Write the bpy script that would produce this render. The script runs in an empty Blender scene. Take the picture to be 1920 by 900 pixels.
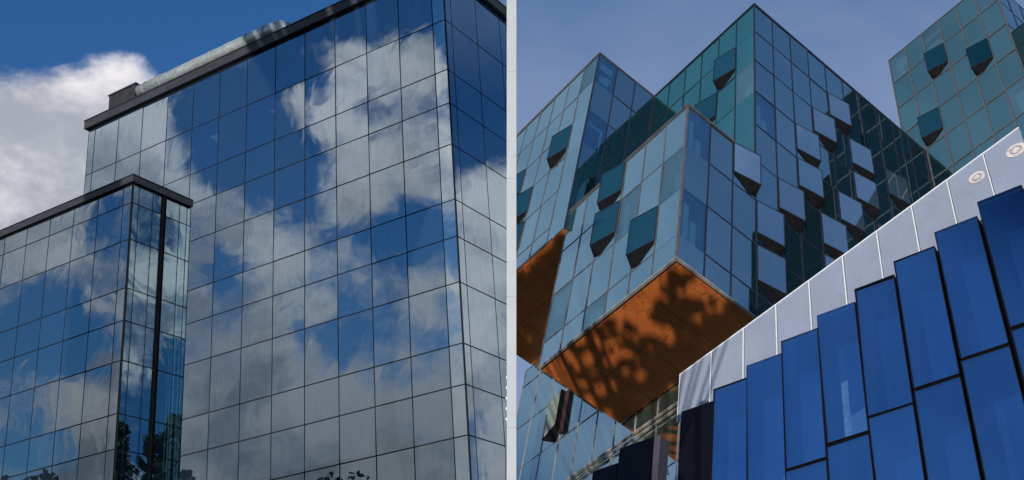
import bpy, bmesh, math, random
from mathutils import Vector, Matrix, Euler
random.seed(7)
R = math.radians
S = bpy.context.scene
COL = S.collection

# ------------------------------------------------------------------ camera, sky, sun, exposure
cam = bpy.data.cameras.new('camera'); co = bpy.data.objects.new('camera', cam); COL.objects.link(co)
cam.sensor_width = 36.0; cam.lens = 36.0 * 2200.0 / 1920.0; cam.clip_start = 0.1; cam.clip_end = 4000
co.location = (0, 0, 1.7); co.rotation_euler = (R(90 + 26), 0, 0)
S.camera = co

SUN_AZ, SUN_EL = -164.0, 4.5          # degrees, clockwise from +Y
S.view_settings.view_transform = 'Standard'
S.view_settings.look = 'None'
S.view_settings.exposure = 0.0
S.view_settings.gamma = 1.0
S.render.engine = 'CYCLES'
S.cycles.max_bounces = 10; S.cycles.glossy_bounces = 6; S.cycles.transparent_max_bounces = 8
S.cycles.caustics_reflective = False; S.cycles.caustics_refractive = False

sl = bpy.data.lights.new('sun', 'SUN'); sl.energy = 4.5; sl.angle = R(0.25); sl.color = (1.0, 0.95, 0.89)
so = bpy.data.objects.new('sun', sl); COL.objects.link(so)
sd = Vector((math.sin(R(SUN_AZ)) * math.cos(R(SUN_EL)), math.cos(R(SUN_AZ)) * math.cos(R(SUN_EL)), math.sin(R(SUN_EL))))
so.rotation_euler = sd.to_track_quat('Z', 'Y').to_euler(); so.location = (-30, -60, 40)


def azel(az, el):
    return (math.sin(R(az)) * math.cos(R(el)), math.cos(R(az)) * math.cos(R(el)), math.sin(R(el)))


class NT:
    """small helper round a node tree"""
    def __init__(s, nt):
        s.t = nt; s.n = nt.nodes; s.l = nt.links

    def new(s, typ, **kw):
        n = s.n.new('ShaderNode' + typ)
        for k, v in kw.items():
            if k.startswith('i_'):
                n.inputs[int(k[2:])].default_value = v
            else:
                setattr(n, k, v)
        return n

    def plug(s, v, sock):
        if hasattr(v, 'is_linked'):
            s.l.new(v, sock)
        else:
            sock.default_value = v

    def math(s, op, a, b=0.0, clamp=False):
        n = s.n.new('ShaderNodeMath'); n.operation = op; n.use_clamp = clamp
        s.plug(a, n.inputs[0]); s.plug(b, n.inputs[1]); return n.outputs[0]

    def mix(s, f, a, b, mode='MIX'):
        n = s.n.new('ShaderNodeMix'); n.data_type = 'RGBA'; n.blend_type = mode
        s.plug(f, n.inputs[0]); s.plug(a, n.inputs[6]); s.plug(b, n.inputs[7]); return n.outputs[2]

    def smooth(s, v, lo, hi, to0=0.0, to1=1.0):
        n = s.n.new('ShaderNodeMapRange'); n.interpolation_type = 'SMOOTHSTEP'
        s.plug(v, n.inputs[0]); n.inputs[1].default_value = lo; n.inputs[2].default_value = hi
        n.inputs[3].default_value = to0; n.inputs[4].default_value = to1; return n.outputs[0]

    def noise(s, vec, scale, detail=4, rough=0.55, dist=0.0):
        n = s.n.new('ShaderNodeTexNoise'); n.inputs['Scale'].default_value = scale
        n.inputs['Detail'].default_value = detail; n.inputs['Roughness'].default_value = rough
        n.inputs['Distortion'].default_value = dist
        if vec is not None: s.l.new(vec, n.inputs['Vector'])
        return n.outputs['Fac']


def build_world():
    w = bpy.data.worlds.new('World'); S.world = w; w.use_nodes = True
    t = NT(w.node_tree); t.n.clear()
    out = t.new('OutputWorld'); bg = t.new('Background'); t.l.new(bg.outputs[0], out.inputs[0])
    bg.inputs[1].default_value = 0.1
    sky = t.new('TexSky'); sky.sky_type = 'NISHITA'; sky.sun_disc = False
    sky.sun_elevation = R(SUN_EL); sky.sun_rotation = R(SUN_AZ)
    sky.air_density = 1.0; sky.dust_density = 0.4; sky.ozone_density = 2.5; sky.altitude = 300
    tc = t.new('TexCoord'); d = tc.outputs['Generated']
    sep = t.new('SeparateXYZ'); t.l.new(d, sep.inputs[0])
    x, y, z = sep.outputs
    # thin pale veil over the clear window of sky ahead
    veil_dir = Vector(azel(14, 26))
    def lobe(az, el, rad, amp):
        n = t.new('VectorMath', operation='DISTANCE'); t.l.new(d, n.inputs[0]); n.inputs[1].default_value = azel(az, el)
        return t.smooth(n.outputs['Value'], 0.0, 2 * math.sin(R(rad) / 2) * 1.5, amp, 0.0)
    zen = t.smooth(z, 0.90, 0.985, 1.0, 0.38)        # the sky deepens overhead
    zc = t.new('CombineXYZ')
    for q in range(3): t.l.new(zen, zc.inputs[q])
    col = t.mix(1.0, t.mix(1.0, sky.outputs[0], SKY_TINT, 'MULTIPLY'), zc.outputs[0], 'MULTIPLY')
    # thin pale veil: the clear window ahead and to the east, and high overhead
    xw = t.smooth(x, -0.16, 0.02, 0.0, 1.0)
    yf = t.smooth(y, -0.05, 0.2, 0.0, 1.0)
    win = t.math('MULTIPLY', xw, yf)
    east = t.math('MULTIPLY', t.smooth(x, 0.55, 0.74), t.smooth(z, 0.645, 0.575))
    win = t.math('MULTIPLY', win, t.math('SUBTRACT', 1.0, east))
    veil = t.math('MULTIPLY', win, t.smooth(z, 0.85, 0.42, 0.35, 0.9))
    high = t.math('ADD', z, t.math('MULTIPLY', t.math('MAXIMUM', t.math('MINIMUM', t.math('MULTIPLY', x, -1.0), 0.55), -0.3), 0.25))
    high = t.math('MULTIPLY', t.smooth(high, 0.66, 0.76, 0.0, 0.85), t.smooth(y, -0.45, -0.1, 0.0, 1.0))
    vf = t.math('MULTIPLY', t.math('MAXIMUM', veil, high), t.smooth(z, 0.972, 0.925))
    cm = t.new('Mapping'); t.l.new(d, cm.inputs[0]); cm.inputs['Scale'].default_value = (2.0, 5.0, 6.0); cm.inputs['Rotation'].default_value = (0.3, 0.5, 0.7)
    cirrus = t.noise(cm.outputs[0], 1.6, 5, 0.55, 0.6)
    vf = t.math('MULTIPLY', vf, t.smooth(cirrus, 0.30, 0.62, 0.66, 1.06), True)
    col = t.mix(vf, col, t.mix(t.smooth(z, 0.42, 0.72), VEIL_LO, VEIL_HI))
    # cumulus
    mp = t.new('Mapping'); t.l.new(d, mp.inputs[0]); mp.inputs['Scale'].default_value = (1, 1, 1.35); mp.inputs['Location'].default_value = CLOUD_OFS
    up = t.new('VectorMath', operation='ADD'); t.l.new(mp.outputs[0], up.inputs[0]); up.inputs[1].default_value = (-0.012, -0.02, 0.045)
    n1 = t.noise(mp.outputs[0], 4.2, 11, 0.60, 0.15)
    n1u = t.noise(up.outputs[0], 4.2, 7, 0.60, 0.15)
    n2 = t.noise(mp.outputs[0], 7.5, 6, 0.6, 0.3)
    b = t.smooth(z, 0.62, 0.46, -0.40, 0.05)
    b = t.math('ADD', b, t.math('MULTIPLY', win, t.smooth(z, 0.40, 0.60, -0.05, -0.5)))
    b = t.math('ADD', b, t.math('MULTIPLY', win, -0.5))
    b = t.math('ADD', b, t.smooth(y, -0.75, -0.45, -0.4, 0.0))
    b = t.math('ADD', b, t.math('MULTIPLY', t.math('SUBTRACT', n2, 0.5), 0.32))
    for L in LOBES:
        b = t.math('ADD', b, lobe(*L))
    v = t.math('ADD', n1, b)
    mask = t.smooth(v, 0.45, 0.585)
    shade = t.math('ADD', t.math('MULTIPLY', t.math('SUBTRACT', n1u, n1), 2.4), t.math('MULTIPLY', t.math('SUBTRACT', n2, 0.5), 1.2))
    shade = t.math('ADD', shade, t.math('MULTIPLY', t.math('SUBTRACT', v, 0.60), 1.0))
    ccol = t.mix(t.smooth(shade, -0.22, 0.36), CLOUD_HI, CLOUD_LO)
    low_ = t.smooth(z, 0.12, 0.46, 0.42, 1.0)       # bases of the far clouds are greyer than their tops
    lowc = t.new('CombineXYZ')
    for q in range(3): t.l.new(low_, lowc.inputs[q])
    ccol = t.mix(1.0, ccol, lowc.outputs[0], 'MULTIPLY')
    col = t.mix(t.math('MULTIPLY', mask, 0.96), col, ccol)
    t.l.new(col, bg.inputs[0])


SKY_TINT = (0.78, 1.38, 2.10, 1)
VEIL_LO, VEIL_HI = (2.5, 3.15, 4.95, 1), (1.6, 2.5, 4.3, 1)
CLOUD_HI, CLOUD_LO = (9.2, 8.9, 9.1, 1), (4.0, 4.25, 4.9, 1)
CLOUD_OFS = (0.0, 0.0, 0.0)
# positive: cloud stands here, negative: a gap of clear sky (azimuth, elevation, radius, amount)
LOBES = [
    (-25, 27, 6, 0.25), (-21, 31.5, 3, 0.10), (-16, 36, 5, -0.3), (-28, 36, 5, -0.25), (-11, 35, 4, -0.3),
    (-104, 23.5, 3.2, -0.24), (-102.5, 17.5, 1.6, -0.14), (-101.5, 12, 4.5, 0.16), (-109.5, 27.3, 1.6, 0.22), (-112.8, 27.8, 2.0, 0.22), (-107, 25.5, 1.5, 0.12), (-109, 29, 4, -0.10), (-97, 20.5, 2.2, -0.18),
    (-94, 15, 2, -0.14), (-111, 14, 8, 0.10), (-107, 14.5, 1.6, -0.09), (-112, 20, 1.6, -0.12), (-104.5, 10, 1.5, -0.12), (-109, 9, 1.6, -0.10), (-19.0, 32.8, 2.6, 0.24), (-24, 30.2, 4.0, 0.14), (-22.5, 33.4, 1.6, 0.12), (-101, 9, 6, 0.12), (-97, 25, 3, 0.2), (-105, 19, 2, 0.1), (-96, 11.5, 4, 0.10),
    (65, 35.5, 3.0, -0.22), (64, 31, 3, 0.16), (66, 24, 6, 0.1), (64, 38, 2.0, 0.2), (-175, 33, 16, -0.4), (163, 24, 4, 0.15), (82, 27, 4, -0.10), (81, 20, 4, -0.12),
]
build_world()

# ------------------------------------------------------------------ materials
MATS = {}


def mat(name):
    m = bpy.data.materials.new(name); m.use_nodes = True
    t = NT(m.node_tree); t.n.clear()
    o = t.new('OutputMaterial'); MATS[name] = m
    return m, t, o.inputs[0]


def glass(name, body, tint, r0, rg, rough=0.02, wob=0.0, wscale=0.6, clear=0.0, dirt=0.12, cover=1.0, var=0.12):
    """coated facade glass: a dark body colour under a tinted mirror coat; clear > 0 lets the room behind show"""
    m, t, out = mat(name)
    oi = t.new('ObjectInfo'); tc = t.new('TexCoord')
    ofs = t.new('VectorMath', operation='SCALE'); ofs.inputs['Scale'].default_value = 37.0
    cmb = t.new('CombineXYZ'); t.l.new(oi.outputs['Random'], cmb.inputs[0]); t.l.new(oi.outputs['Random'], cmb.inputs[2])
    t.l.new(cmb.outputs[0], ofs.inputs[0])
    ad = t.new('VectorMath', operation='ADD'); t.l.new(tc.outputs['Object'], ad.inputs[0]); t.l.new(ofs.outputs[0], ad.inputs[1])
    vec = ad.outputs[0]
    mp = t.new('Mapping'); t.l.new(vec, mp.inputs[0]); mp.inputs['Scale'].default_value = (3.0, 3.0, 0.35)
    streak = t.noise(mp.outputs[0], 2.2, 5, 0.6)
    lf = t.new('LayerWeight'); lf.inputs[0].default_value = 0.5
    fac = t.math('POWER', lf.outputs['Facing'], 3.0)
    fac = t.math('ADD', t.math('MULTIPLY', fac, rg - r0), r0)
    fac = t.math('SUBTRACT', fac, t.math('MULTIPLY', t.math('SUBTRACT', streak, 0.45), dirt), True)
    k = t.math('ADD', t.math('MULTIPLY', oi.outputs['Random'], 2 * var), 1 - var)
    dcol = t.mix(1.0, body, t.mix(streak, (0.75, 0.75, 0.75, 1), (1.25, 1.25, 1.25, 1)), 'MULTIPLY')
    dif = t.new('BsdfDiffuse'); t.plug(dcol, dif.inputs[0])
    gl = t.new('BsdfGlossy'); gl.inputs['Roughness'].default_value = rough
    kc = t.new('CombineXYZ')
    for i in range(3): t.l.new(k, kc.inputs[i])
    t.plug(t.mix(1.0, tint, kc.outputs[0], 'MULTIPLY'), gl.inputs[0])
    if wob > 0:
        bp = t.new('Bump'); bp.inputs['Strength'].default_value = 1.0; bp.inputs['Distance'].default_value = wob
        t.l.new(t.noise(vec, wscale, 2, 0.45, 0.6), bp.inputs['Height']); t.l.new(bp.outputs[0], gl.inputs['Normal'])
    base = dif.outputs[0]
    if clear > 0:
        tr = t.new('BsdfTransparent'); tr.inputs[0].default_value = (0.62, 0.78, 0.85, 1)
        mx = t.new('MixShader'); mx.inputs[0].default_value = clear
        t.l.new(base, mx.inputs[1]); t.l.new(tr.outputs[0], mx.inputs[2]); base = mx.outputs[0]
    ms = t.new('MixShader'); t.plug(fac, ms.inputs[0]); t.l.new(base, ms.inputs[1]); t.l.new(gl.outputs[0], ms.inputs[2])
    t.l.new(ms.outputs[0], out)
    return m


def solid(name, colr, rough=0.5, metal=0.0, nscale=6.0, namp=0.25, bump=0.0, stretch=(1, 1, 1), spec=0.4, coord='Object'):
    m, t, out = mat(name)
    tc = t.new('TexCoord'); mp = t.new('Mapping'); t.l.new(tc.outputs[coord], mp.inputs[0]); mp.inputs['Scale'].default_value = stretch
    n = t.noise(mp.outputs[0], nscale, 6, 0.6)
    p = t.new('BsdfPrincipled'); p.inputs['Roughness'].default_value = rough; p.inputs['Metallic'].default_value = metal
    p.inputs['Specular IOR Level'].default_value = spec
    lo = tuple(c * (1 - namp) for c in colr) + (1,); hi = tuple(min(1, c * (1 + namp)) for c in colr) + (1,)
    t.plug(t.mix(t.smooth(n, 0.3, 0.7), lo, hi), p.inputs['Base Color'])
    if bump:
        bp = t.new('Bump'); bp.inputs['Strength'].default_value = 0.5; bp.inputs['Distance'].default_value = bump
        t.l.new(n, bp.inputs['Height']); t.l.new(bp.outputs[0], p.inputs['Normal'])
    t.l.new(p.outputs[0], out)
    return m


M = {}
M['tower_glass'] = glass('tower_glass', (0.012, 0.022, 0.036, 1), (0.68, 0.82, 0.92, 1), 0.46, 0.9, 0.012, 0.0045, 0.5, dirt=0.16, var=0.05)
M['wing_glass'] = glass('wing_glass', (0.012, 0.020, 0.034, 1), (0.72, 0.84, 0.91, 1), 0.45, 0.9, 0.012, 0.003, 0.6, dirt=0.10, var=0.05)
M['corner_glass'] = glass('corner_glass', (0.01, 0.03, 0.05, 1), (0.74, 0.95, 1.0, 1), 0.27, 0.9, 0.012, 0.0025, 0.7, dirt=0.05, var=0.05, clear=0.92)
M['strip_glass'] = glass('strip_glass', (0.03, 0.05, 0.07, 1), (0.84, 0.96, 1.0, 1), 0.58, 0.9, 0.012, 0.0045, 0.5, dirt=0.10, var=0.06)
M['tower_clear'] = glass('tower_clear', (0.018, 0.028, 0.042, 1), (0.78, 0.88, 0.98, 1), 0.44, 0.9, 0.012, 0.0045, 0.5, clear=0.75, var=0.02)
M['teal_glass'] = glass('teal_glass', (0.010, 0.045, 0.05, 1), (0.34, 0.82, 0.70, 1), 0.58, 0.82, 0.02, 0.0035, 0.5, dirt=0.10, var=0.06)
M['pale_teal_glass'] = glass('pale_teal_glass', (0.07, 0.20, 0.19, 1), (0.92, 1.0, 0.88, 1), 0.84, 0.92, 0.03, 0.0035, 0.5, dirt=0.12, var=0.05)
M['sea_glass'] = glass('sea_glass', (0.008, 0.02, 0.018, 1), (0.55, 0.86, 0.72, 1), 0.62, 0.82, 0.02, 0.0035, 0.5, dirt=0.12, var=0.09)
M['blue_glass'] = glass('blue_glass', (0.008, 0.020, 0.032, 1), (0.66, 0.90, 0.96, 1), 0.57, 0.8, 0.015, 0.0035, 0.5, dirt=0.08, var=0.06)
M['clear_teal'] = glass('clear_teal', (0.03, 0.08, 0.08, 1), (0.80, 1.0, 0.86, 1), 0.45, 0.8, 0.02, 0.0012, 0.6, clear=0.95)
M['clear_blue'] = glass('clear_blue', (0.006, 0.02, 0.05, 1), (0.50, 0.80, 0.98, 1), 0.34, 0.75, 0.02, 0.0012, 0.6, clear=0.95)
M['vent_teal'] = glass('vent_teal', (0.004, 0.03, 0.045, 1), (0.22, 0.56, 0.60, 1), 0.34, 0.7, 0.02, 0.001, 0.6, clear=0.15, var=0.12)
M['vent_blue'] = glass('vent_blue', (0.10, 0.16, 0.24, 1), (0.92, 1.0, 1.0, 1), 0.72, 0.85, 0.02, 0.001, 0.6, clear=0.2, var=0.08)
M['royal_glass'] = glass('royal_glass', (0.008, 0.038, 0.17, 1), (0.24, 0.55, 1.0, 1), 0.50, 0.78, 0.05, 0.010, 0.30, dirt=0.22, clear=0.92, var=0.05)
M['dark_reflect_glass'] = glass('dark_reflect_glass', (0.004, 0.004, 0.006, 1), (0.10, 0.085, 0.10, 1), 0.25, 0.6, 0.05, 0.004, 1.0)  # near-black colour stands in for dark reflections in these panels
M['deep_green_glass'] = glass('deep_green_glass', (0.005, 0.013, 0.010, 1), (0.20, 0.36, 0.30, 1), 0.40, 0.7, 0.02, 0.0035, 0.5)
M['joint'] = solid('joint', (0.009, 0.011, 0.014), 0.8, 0, 4, 0.3, spec=0.1)
M['coping'] = solid('coping', (0.030, 0.034, 0.040), 0.5, 0.1, 3, 0.25, stretch=(0.3, 1, 1))
M['navy_frame'] = solid('navy_frame', (0.02, 0.022, 0.035), 0.45, 0.2, 5, 0.3)
M['rose_frame'] = solid('rose_frame', (0.13, 0.112, 0.118), 0.45, 0.3, 5, 0.25)
M['pale_frame'] = solid('pale_frame', (0.30, 0.28, 0.275), 0.45, 0.2, 5, 0.2)
M['room'] = solid('room', (0.02, 0.03, 0.035), 0.8, 0, 3, 0.4)
M['blind'] = solid('blind', (0.84, 0.88, 0.88), 0.8, 0, 9, 0.12, stretch=(0.2, 0.2, 6))
M['vent_body'] = solid('vent_body', (0.005, 0.005, 0.006), 0.8, 0, 6, 0.3, spec=0.1)
M['steel'] = solid('steel', (0.42, 0.46, 0.46), 0.45, 0.6, 7, 0.2, 0.01, stretch=(0.5, 1, 1))
M['plant'] = solid('plant', (0.028, 0.028, 0.03), 0.5, 0.2, 3, 0.4)
M['roof'] = solid('roof', (0.08, 0.08, 0.085), 0.9)
M['pillar'] = solid('pillar', (0.40, 0.42, 0.44), 0.7, 0, 1.2, 0.05, 0.002)
M['white_post'] = solid('white_post', (0.78, 0.80, 0.80), 0.4, 0, 5, 0.08)
M['beam'] = solid('beam', (0.28, 0.25, 0.21), 0.6, 0, 5, 0.2)
M['grey_metal'] = solid('grey_metal', (0.07, 0.062, 0.075), 0.5, 0.2, 5, 0.2, stretch=(1, 1, 0.2))
M['copper'] = solid('copper', (0.45, 0.25, 0.18), 0.5, 0.1, 5, 0.3)
M['grit'] = solid('grit', (0.22, 0.26, 0.20), 0.7, 0.0, 40, 0.5)
M['ground'] = solid('ground', (0.06, 0.07, 0.04), 0.95, 0, 0.3, 0.4, coord='Object')
M['paving'] = solid('paving', (0.09, 0.088, 0.085), 0.85, 0, 1.5, 0.2)
M['bark'] = solid('bark', (0.06, 0.045, 0.035), 0.9, 0, 8, 0.4, 0.02, stretch=(1, 1, 0.2))
M['leaf'] = solid('leaf', (0.05, 0.09, 0.03), 0.6, 0, 2, 0.4)
M['needle'] = solid('needle', (0.03, 0.055, 0.025), 0.7, 0, 2, 0.4)
M['inner_wall'] = solid('inner_wall', (0.52, 0.68, 0.74), 0.6, 0, 3, 0.3)
M['lining'] = solid('lining', (0.19, 0.33, 0.68), 0.8, 0, 1.5, 0.15)
M['slab'] = solid('slab', (0.012, 0.035, 0.028), 0.4, 0, 0.4, 0.4)
M['plum'] = solid('plum', (0.045, 0.02, 0.028), 0.7)
M['lamp'] = solid('lamp', (0.56, 0.49, 0.47), 0.6)
M['fin'] = solid('fin', (0.0025, 0.0025, 0.003), 0.8, spec=0.05)
M['zinc'] = solid('zinc', (0.30, 0.32, 0.32), 0.6, 0.2)
M['column'] = solid('column', (0.36, 0.50, 0.74), 0.8)
M['lilac_wall'] = solid('lilac_wall', (0.50, 0.52, 0.60), 0.7, 0, 2, 0.08)


def soffit_mat():
    m, t, out = mat('soffit_orange')
    tc = t.new('TexCoord'); v = tc.outputs['Object']
    p = t.new('BsdfPrincipled'); p.inputs['Roughness'].default_value = 0.5
    n = t.noise(v, 1.6, 6, 0.6)
    c = t.mix(t.smooth(n, 0.3, 0.7), (0.43, 0.105, 0.020, 1), (0.54, 0.142, 0.028, 1))
    vo = t.new('TexVoronoi'); vo.feature = 'DISTANCE_TO_EDGE'; vo.inputs['Scale'].default_value = 3.1
    ad = t.new('VectorMath', operation='ADD')
    nz = t.new('TexNoise'); nz.inputs['Scale'].default_value = 5.0; t.l.new(v, nz.inputs['Vector'])
    sc = t.new('VectorMath', operation='SCALE'); sc.inputs['Scale'].default_value = 0.12; t.l.new(nz.outputs['Color'], sc.inputs[0])
    t.l.new(v, ad.inputs[0]); t.l.new(sc.outputs[0], ad.inputs[1]); t.l.new(ad.outputs[0], vo.inputs['Vector'])
    br = t.smooth(t.noise(v, 0.9, 2), 0.42, 0.55)
    crack = t.math('MULTIPLY', t.smooth(vo.outputs['Distance'], 0.030, 0.008), br)
    t.plug(t.mix(t.math('MULTIPLY', crack, 0.7), c, (0.06, 0.03, 0.015, 1)), p.inputs['Base Color'])
    t.l.new(p.outputs[0], out)
    return m


M['soffit'] = soffit_mat()


def mesh_screen():
    """white fritted screen panel: fine woven dots"""
    m, t, out = mat('fritted_screen')
    tc = t.new('TexCoord'); v = tc.outputs['Object']
    vo = t.new('TexVoronoi'); vo.inputs['Scale'].default_value = 46.0; t.l.new(v, vo.inputs['Vector'])
    n = t.noise(v, 1.3, 4, 0.6)
    f = t.smooth(vo.outputs['Distance'], 0.25, 0.6)
    c = t.mix(f, (0.46, 0.49, 0.58, 1), (0.39, 0.42, 0.52, 1))
    c = t.mix(1.0, c, t.mix(n, (0.8, 0.8, 0.82, 1), (1.15, 1.15, 1.12, 1)), 'MULTIPLY')
    p = t.new('BsdfPrincipled'); p.inputs['Roughness'].default_value = 0.16; p.inputs['Specular IOR Level'].default_value = 0.9; t.plug(c, p.inputs['Base Color'])
    tr = t.new('BsdfTransparent'); tr.inputs[0].default_value = (0.8, 0.83, 0.9, 1)
    ms = t.new('MixShader'); ms.inputs[0].default_value = 0.42
    t.l.new(p.outputs[0], ms.inputs[1]); t.l.new(tr.outputs[0], ms.inputs[2]); t.l.new(ms.outputs[0], out)
    return m


M['screen'] = mesh_screen()


def glow_mat():
    m, t, out = mat('ceiling_light_glow')
    e = t.new('Emission'); e.inputs[0].default_value = (1.0, 0.95, 0.80, 1); e.inputs[1].default_value = 0.4
    t.l.new(e.outputs[0], out); return m


M['glow'] = glow_mat()

# ------------------------------------------------------------------ builders


def box_pts(x0, x1, y0, y1, z0, z1):
    v = [(x0, y0, z0), (x1, y0, z0), (x1, y1, z0), (x0, y1, z0), (x0, y0, z1), (x1, y0, z1), (x1, y1, z1), (x0, y1, z1)]
    f = [(0, 3, 2, 1), (4, 5, 6, 7), (0, 1, 5, 4), (1, 2, 6, 5), (2, 3, 7, 6), (3, 0, 4, 7)]
    return v, f


def raw_mesh(name, v, f, m):
    me = bpy.data.meshes.new(name); me.from_pydata(v, [], f)
    bm = bmesh.new(); bm.from_mesh(me); bmesh.ops.recalc_face_normals(bm, faces=bm.faces); bm.to_mesh(me); bm.free()
    me.materials.append(m); me.update(); return me


def multi(parts):
    V, F = [], []
    for v, f in parts:
        o = len(V); V += list(v); F += [tuple(i + o for i in q) for q in f]
    return V, F


_cache = {}


def box_mesh(name, dx, dy, dz, m):
    k = (name, round(dx, 3), round(dy, 3), round(dz, 3), m.name)
    if k not in _cache:
        _cache[k] = raw_mesh(name, *box_pts(-dx / 2, dx / 2, -dy / 2, dy / 2, -dz / 2, dz / 2), m)
    return _cache[k]


def root(name, label, cat, mtx, base, group=None):
    """Empty at the thing's base. mtx: frame of the local coordinates, base: local point at the foot"""
    o = bpy.data.objects.new(name, None); COL.objects.link(o)
    o.matrix_world = mtx @ Matrix.Translation(base)
    o['label'] = label; o['category'] = cat
    if group: o['group'] = group
    o['base'] = [float(c) for c in base]
    o.empty_display_size = 0.5
    return o


def child(name, me, par, mtx, off=None):
    o = bpy.data.objects.new(name, me); COL.objects.link(o); o.parent = par
    b = Vector(par['base']) if 'base' in par.keys() else Vector((0, 0, 0))
    o.matrix_local = Matrix.Translation(-b) @ mtx
    return o


def part_box(name, par, x0, x1, y0, y1, z0, z1, m):
    return child(name, box_mesh(name, x1 - x0, y1 - y0, z1 - z0, m), par, Matrix.Translation(((x0 + x1) / 2, (y0 + y1) / 2, (z0 + z1) / 2)))


def part_mesh(name, par, v, f, m, mtx=Matrix.Identity(4)):
    return child(name, raw_mesh(name, v, f, m), par, mtx)


def tag(o, label, cat, group=None, kind=None):
    if label: o['label'] = label
    if cat: o['category'] = cat
    if group: o['group'] = group
    if kind: o['kind'] = kind
    return o


Z = Vector((0, 0, 1))


class Face:
    """one flat facade in a thing's local frame: u along it, n outward, z up"""
    def __init__(s, par, o, u, n):
        s.p = par; s.o = Vector(o); s.u = Vector(u); s.n = Vector(n)

    def at(s, u, d, z):
        return s.o + s.u * u + s.n * d + Z * z

    def basis(s, u, d, z, tu=0.0, tz=0.0):
        w = Z.cross(s.u)
        m = Matrix((s.u, w, Z)).transposed().to_4x4()
        return Matrix.Translation(s.at(u, d, z)) @ m @ Matrix.Rotation(tz, 4, 'Z') @ Matrix.Rotation(tu, 4, 'X')

    def box(s, name, u0, u1, d0, d1, z0, z1, m, par=None):
        me = box_mesh(name, u1 - u0, abs(d1 - d0), z1 - z0, m)
        return child(name, me, par or s.p, s.basis((u0 + u1) / 2, (d0 + d1) / 2, (z0 + z1) / 2))

    def panes(s, us, zs, m, gap, th=0.03, tilt=0.0, pick=None, skip=()):
        """us ascending, zs descending; cells (i, j): i along us, j down zs"""
        for i in range(len(us) - 1):
            for j in range(len(zs) - 1):
                if (i, j) in skip: continue
                mm = (pick and pick(i, j)) or m
                w = us[i + 1] - us[i] - gap; h = zs[j] - zs[j + 1] - gap
                if w < 0.02 or h < 0.02: continue
                child('pane', box_mesh('pane', w, th, h, mm), s.p,
                      s.basis((us[i] + us[i + 1]) / 2, -th / 2, (zs[j] + zs[j + 1]) / 2, random.gauss(0, tilt), random.gauss(0, tilt)))

    def bars(s, us, zs, m, mw, d0, d1, tw=None, m2=None, names=('mullion', 'transom')):
        tw = tw or mw; m2 = m2 or m
        for u in us:
            s.box(names[0], u - mw / 2, u + mw / 2, d0, d1, zs[-1], zs[0], m)
        for z in zs:
            s.box(names[1], us[0], us[-1], d0 + 0.002, d1 - 0.003, z - tw / 2, z + tw / 2, m2)


def vent(face, u0, z0, w, h, depth, pm, fm=None):
    """window leaf pushed out like a wedge: hinged along its u0 edge, standing off at the other; dark cheeks behind"""
    b = 0.745 * h
    e = 0.012
    H0 = (u0, e, z0); H1 = (u0, e, z0 - b); O0 = (u0 + w, depth, z0); O1 = (u0 + w, depth, z0 - b)
    W0 = (u0 + w, e, z0); AP = (u0 + 0.68 * w, e, z0 - 0.985 * h); W1 = (u0 + w * 0.98, e, z0 - 0.93 * h)
    P = [face.at(*q) for q in (H0, H1, O0, O1, W0, AP, W1)]
    f = [(0, 2, 4), (1, 3, 5), (3, 6, 5), (2, 3, 6, 4), (0, 1, 3, 2), (0, 4, 6, 5, 1)]
    o = part_mesh('projecting_window', face.p, [tuple(q) for q in P], f, M['vent_body'])
    # the pane and its four frame bars, on the slanted leaf
    a = face.at(u0, e, z0); c = face.at(u0 + w, depth, z0)
    ud = (c - a).normalized(); L = (c - a).length
    nd = ud.cross(Z)
    if nd.dot(face.n) < 0: nd = -nd

    def put(name, me, uu, dd, zz):
        q = bpy.data.objects.new(name, me); COL.objects.link(q); q.parent = o
        pos = a + ud * uu + nd * dd - Z * zz
        bm = Matrix((ud, Z.cross(ud), Z)).transposed().to_4x4()
        q.matrix_local = Matrix.Translation(pos) @ bm
        return q
    fm = fm or M['navy_frame']
    t = 0.028
    put('pane', box_mesh('pane', L - 2 * t, 0.014, b - 2 * t, pm), L / 2, 0.010, b / 2)
    for zz in (t / 2, b - t / 2): put('frame', box_mesh('frame', L, 0.034, t, fm), L / 2, 0.010, zz)
    for uu in (t / 2, L - t / 2): put('frame', box_mesh('frame', t, 0.030, b - 2 * t, fm), uu, 0.010, b / 2)
    return o


def room(face, u0, u1, z1, z0, items):
    """what shows through a clear pane: blind panels hung behind it, some standing in for pale reflections. items: (ua, ub, za, zb, depth) as fractions"""
    w = u1 - u0; h = z1 - z0
    for (a, b, c, d, dep) in items:
        face.box('blind_glint_panel', u0 + a * w, u0 + b * w, -dep, -dep - 0.02, z0 + c * h, z0 + d * h, M['blind'])


def frame(X, Y, Zv, P, k=1.0):
    m = Matrix((Vector(X) * k, Vector(Y) * k, Vector(Zv) * k)).transposed().to_4x4()
    return Matrix.Translation(Vector(P) * k + Vector((0, 0, 1.7))) @ m


KL, KR, KW = 0.66, 2.5, 0.54      # size of the left tower and of the right cluster


# ================================================================== 1. mirror glass tower on the left
LX, LY, LZ = (0.84267, -0.53728, 0.03512), (0.53392, 0.84227, 0.07427), (-0.06949, -0.04384, 0.99662)
FL = frame(LX, LY, LZ, (-2.74743, 39.18399, 29.15718), KL)
st = 5.776; pp, qq = 0.4124, 0.2675
b_, nb, bs, ns = 1.7306, 0.6125, 1.9211, 0.4965


def rows(start, off, n, storey):
    g = [pp, qq, 1 - pp - qq]; z = start; out = [z]
    for i in range(n):
        z -= g[(i + off) % 3] * storey; out.append(z)
    return out


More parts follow.
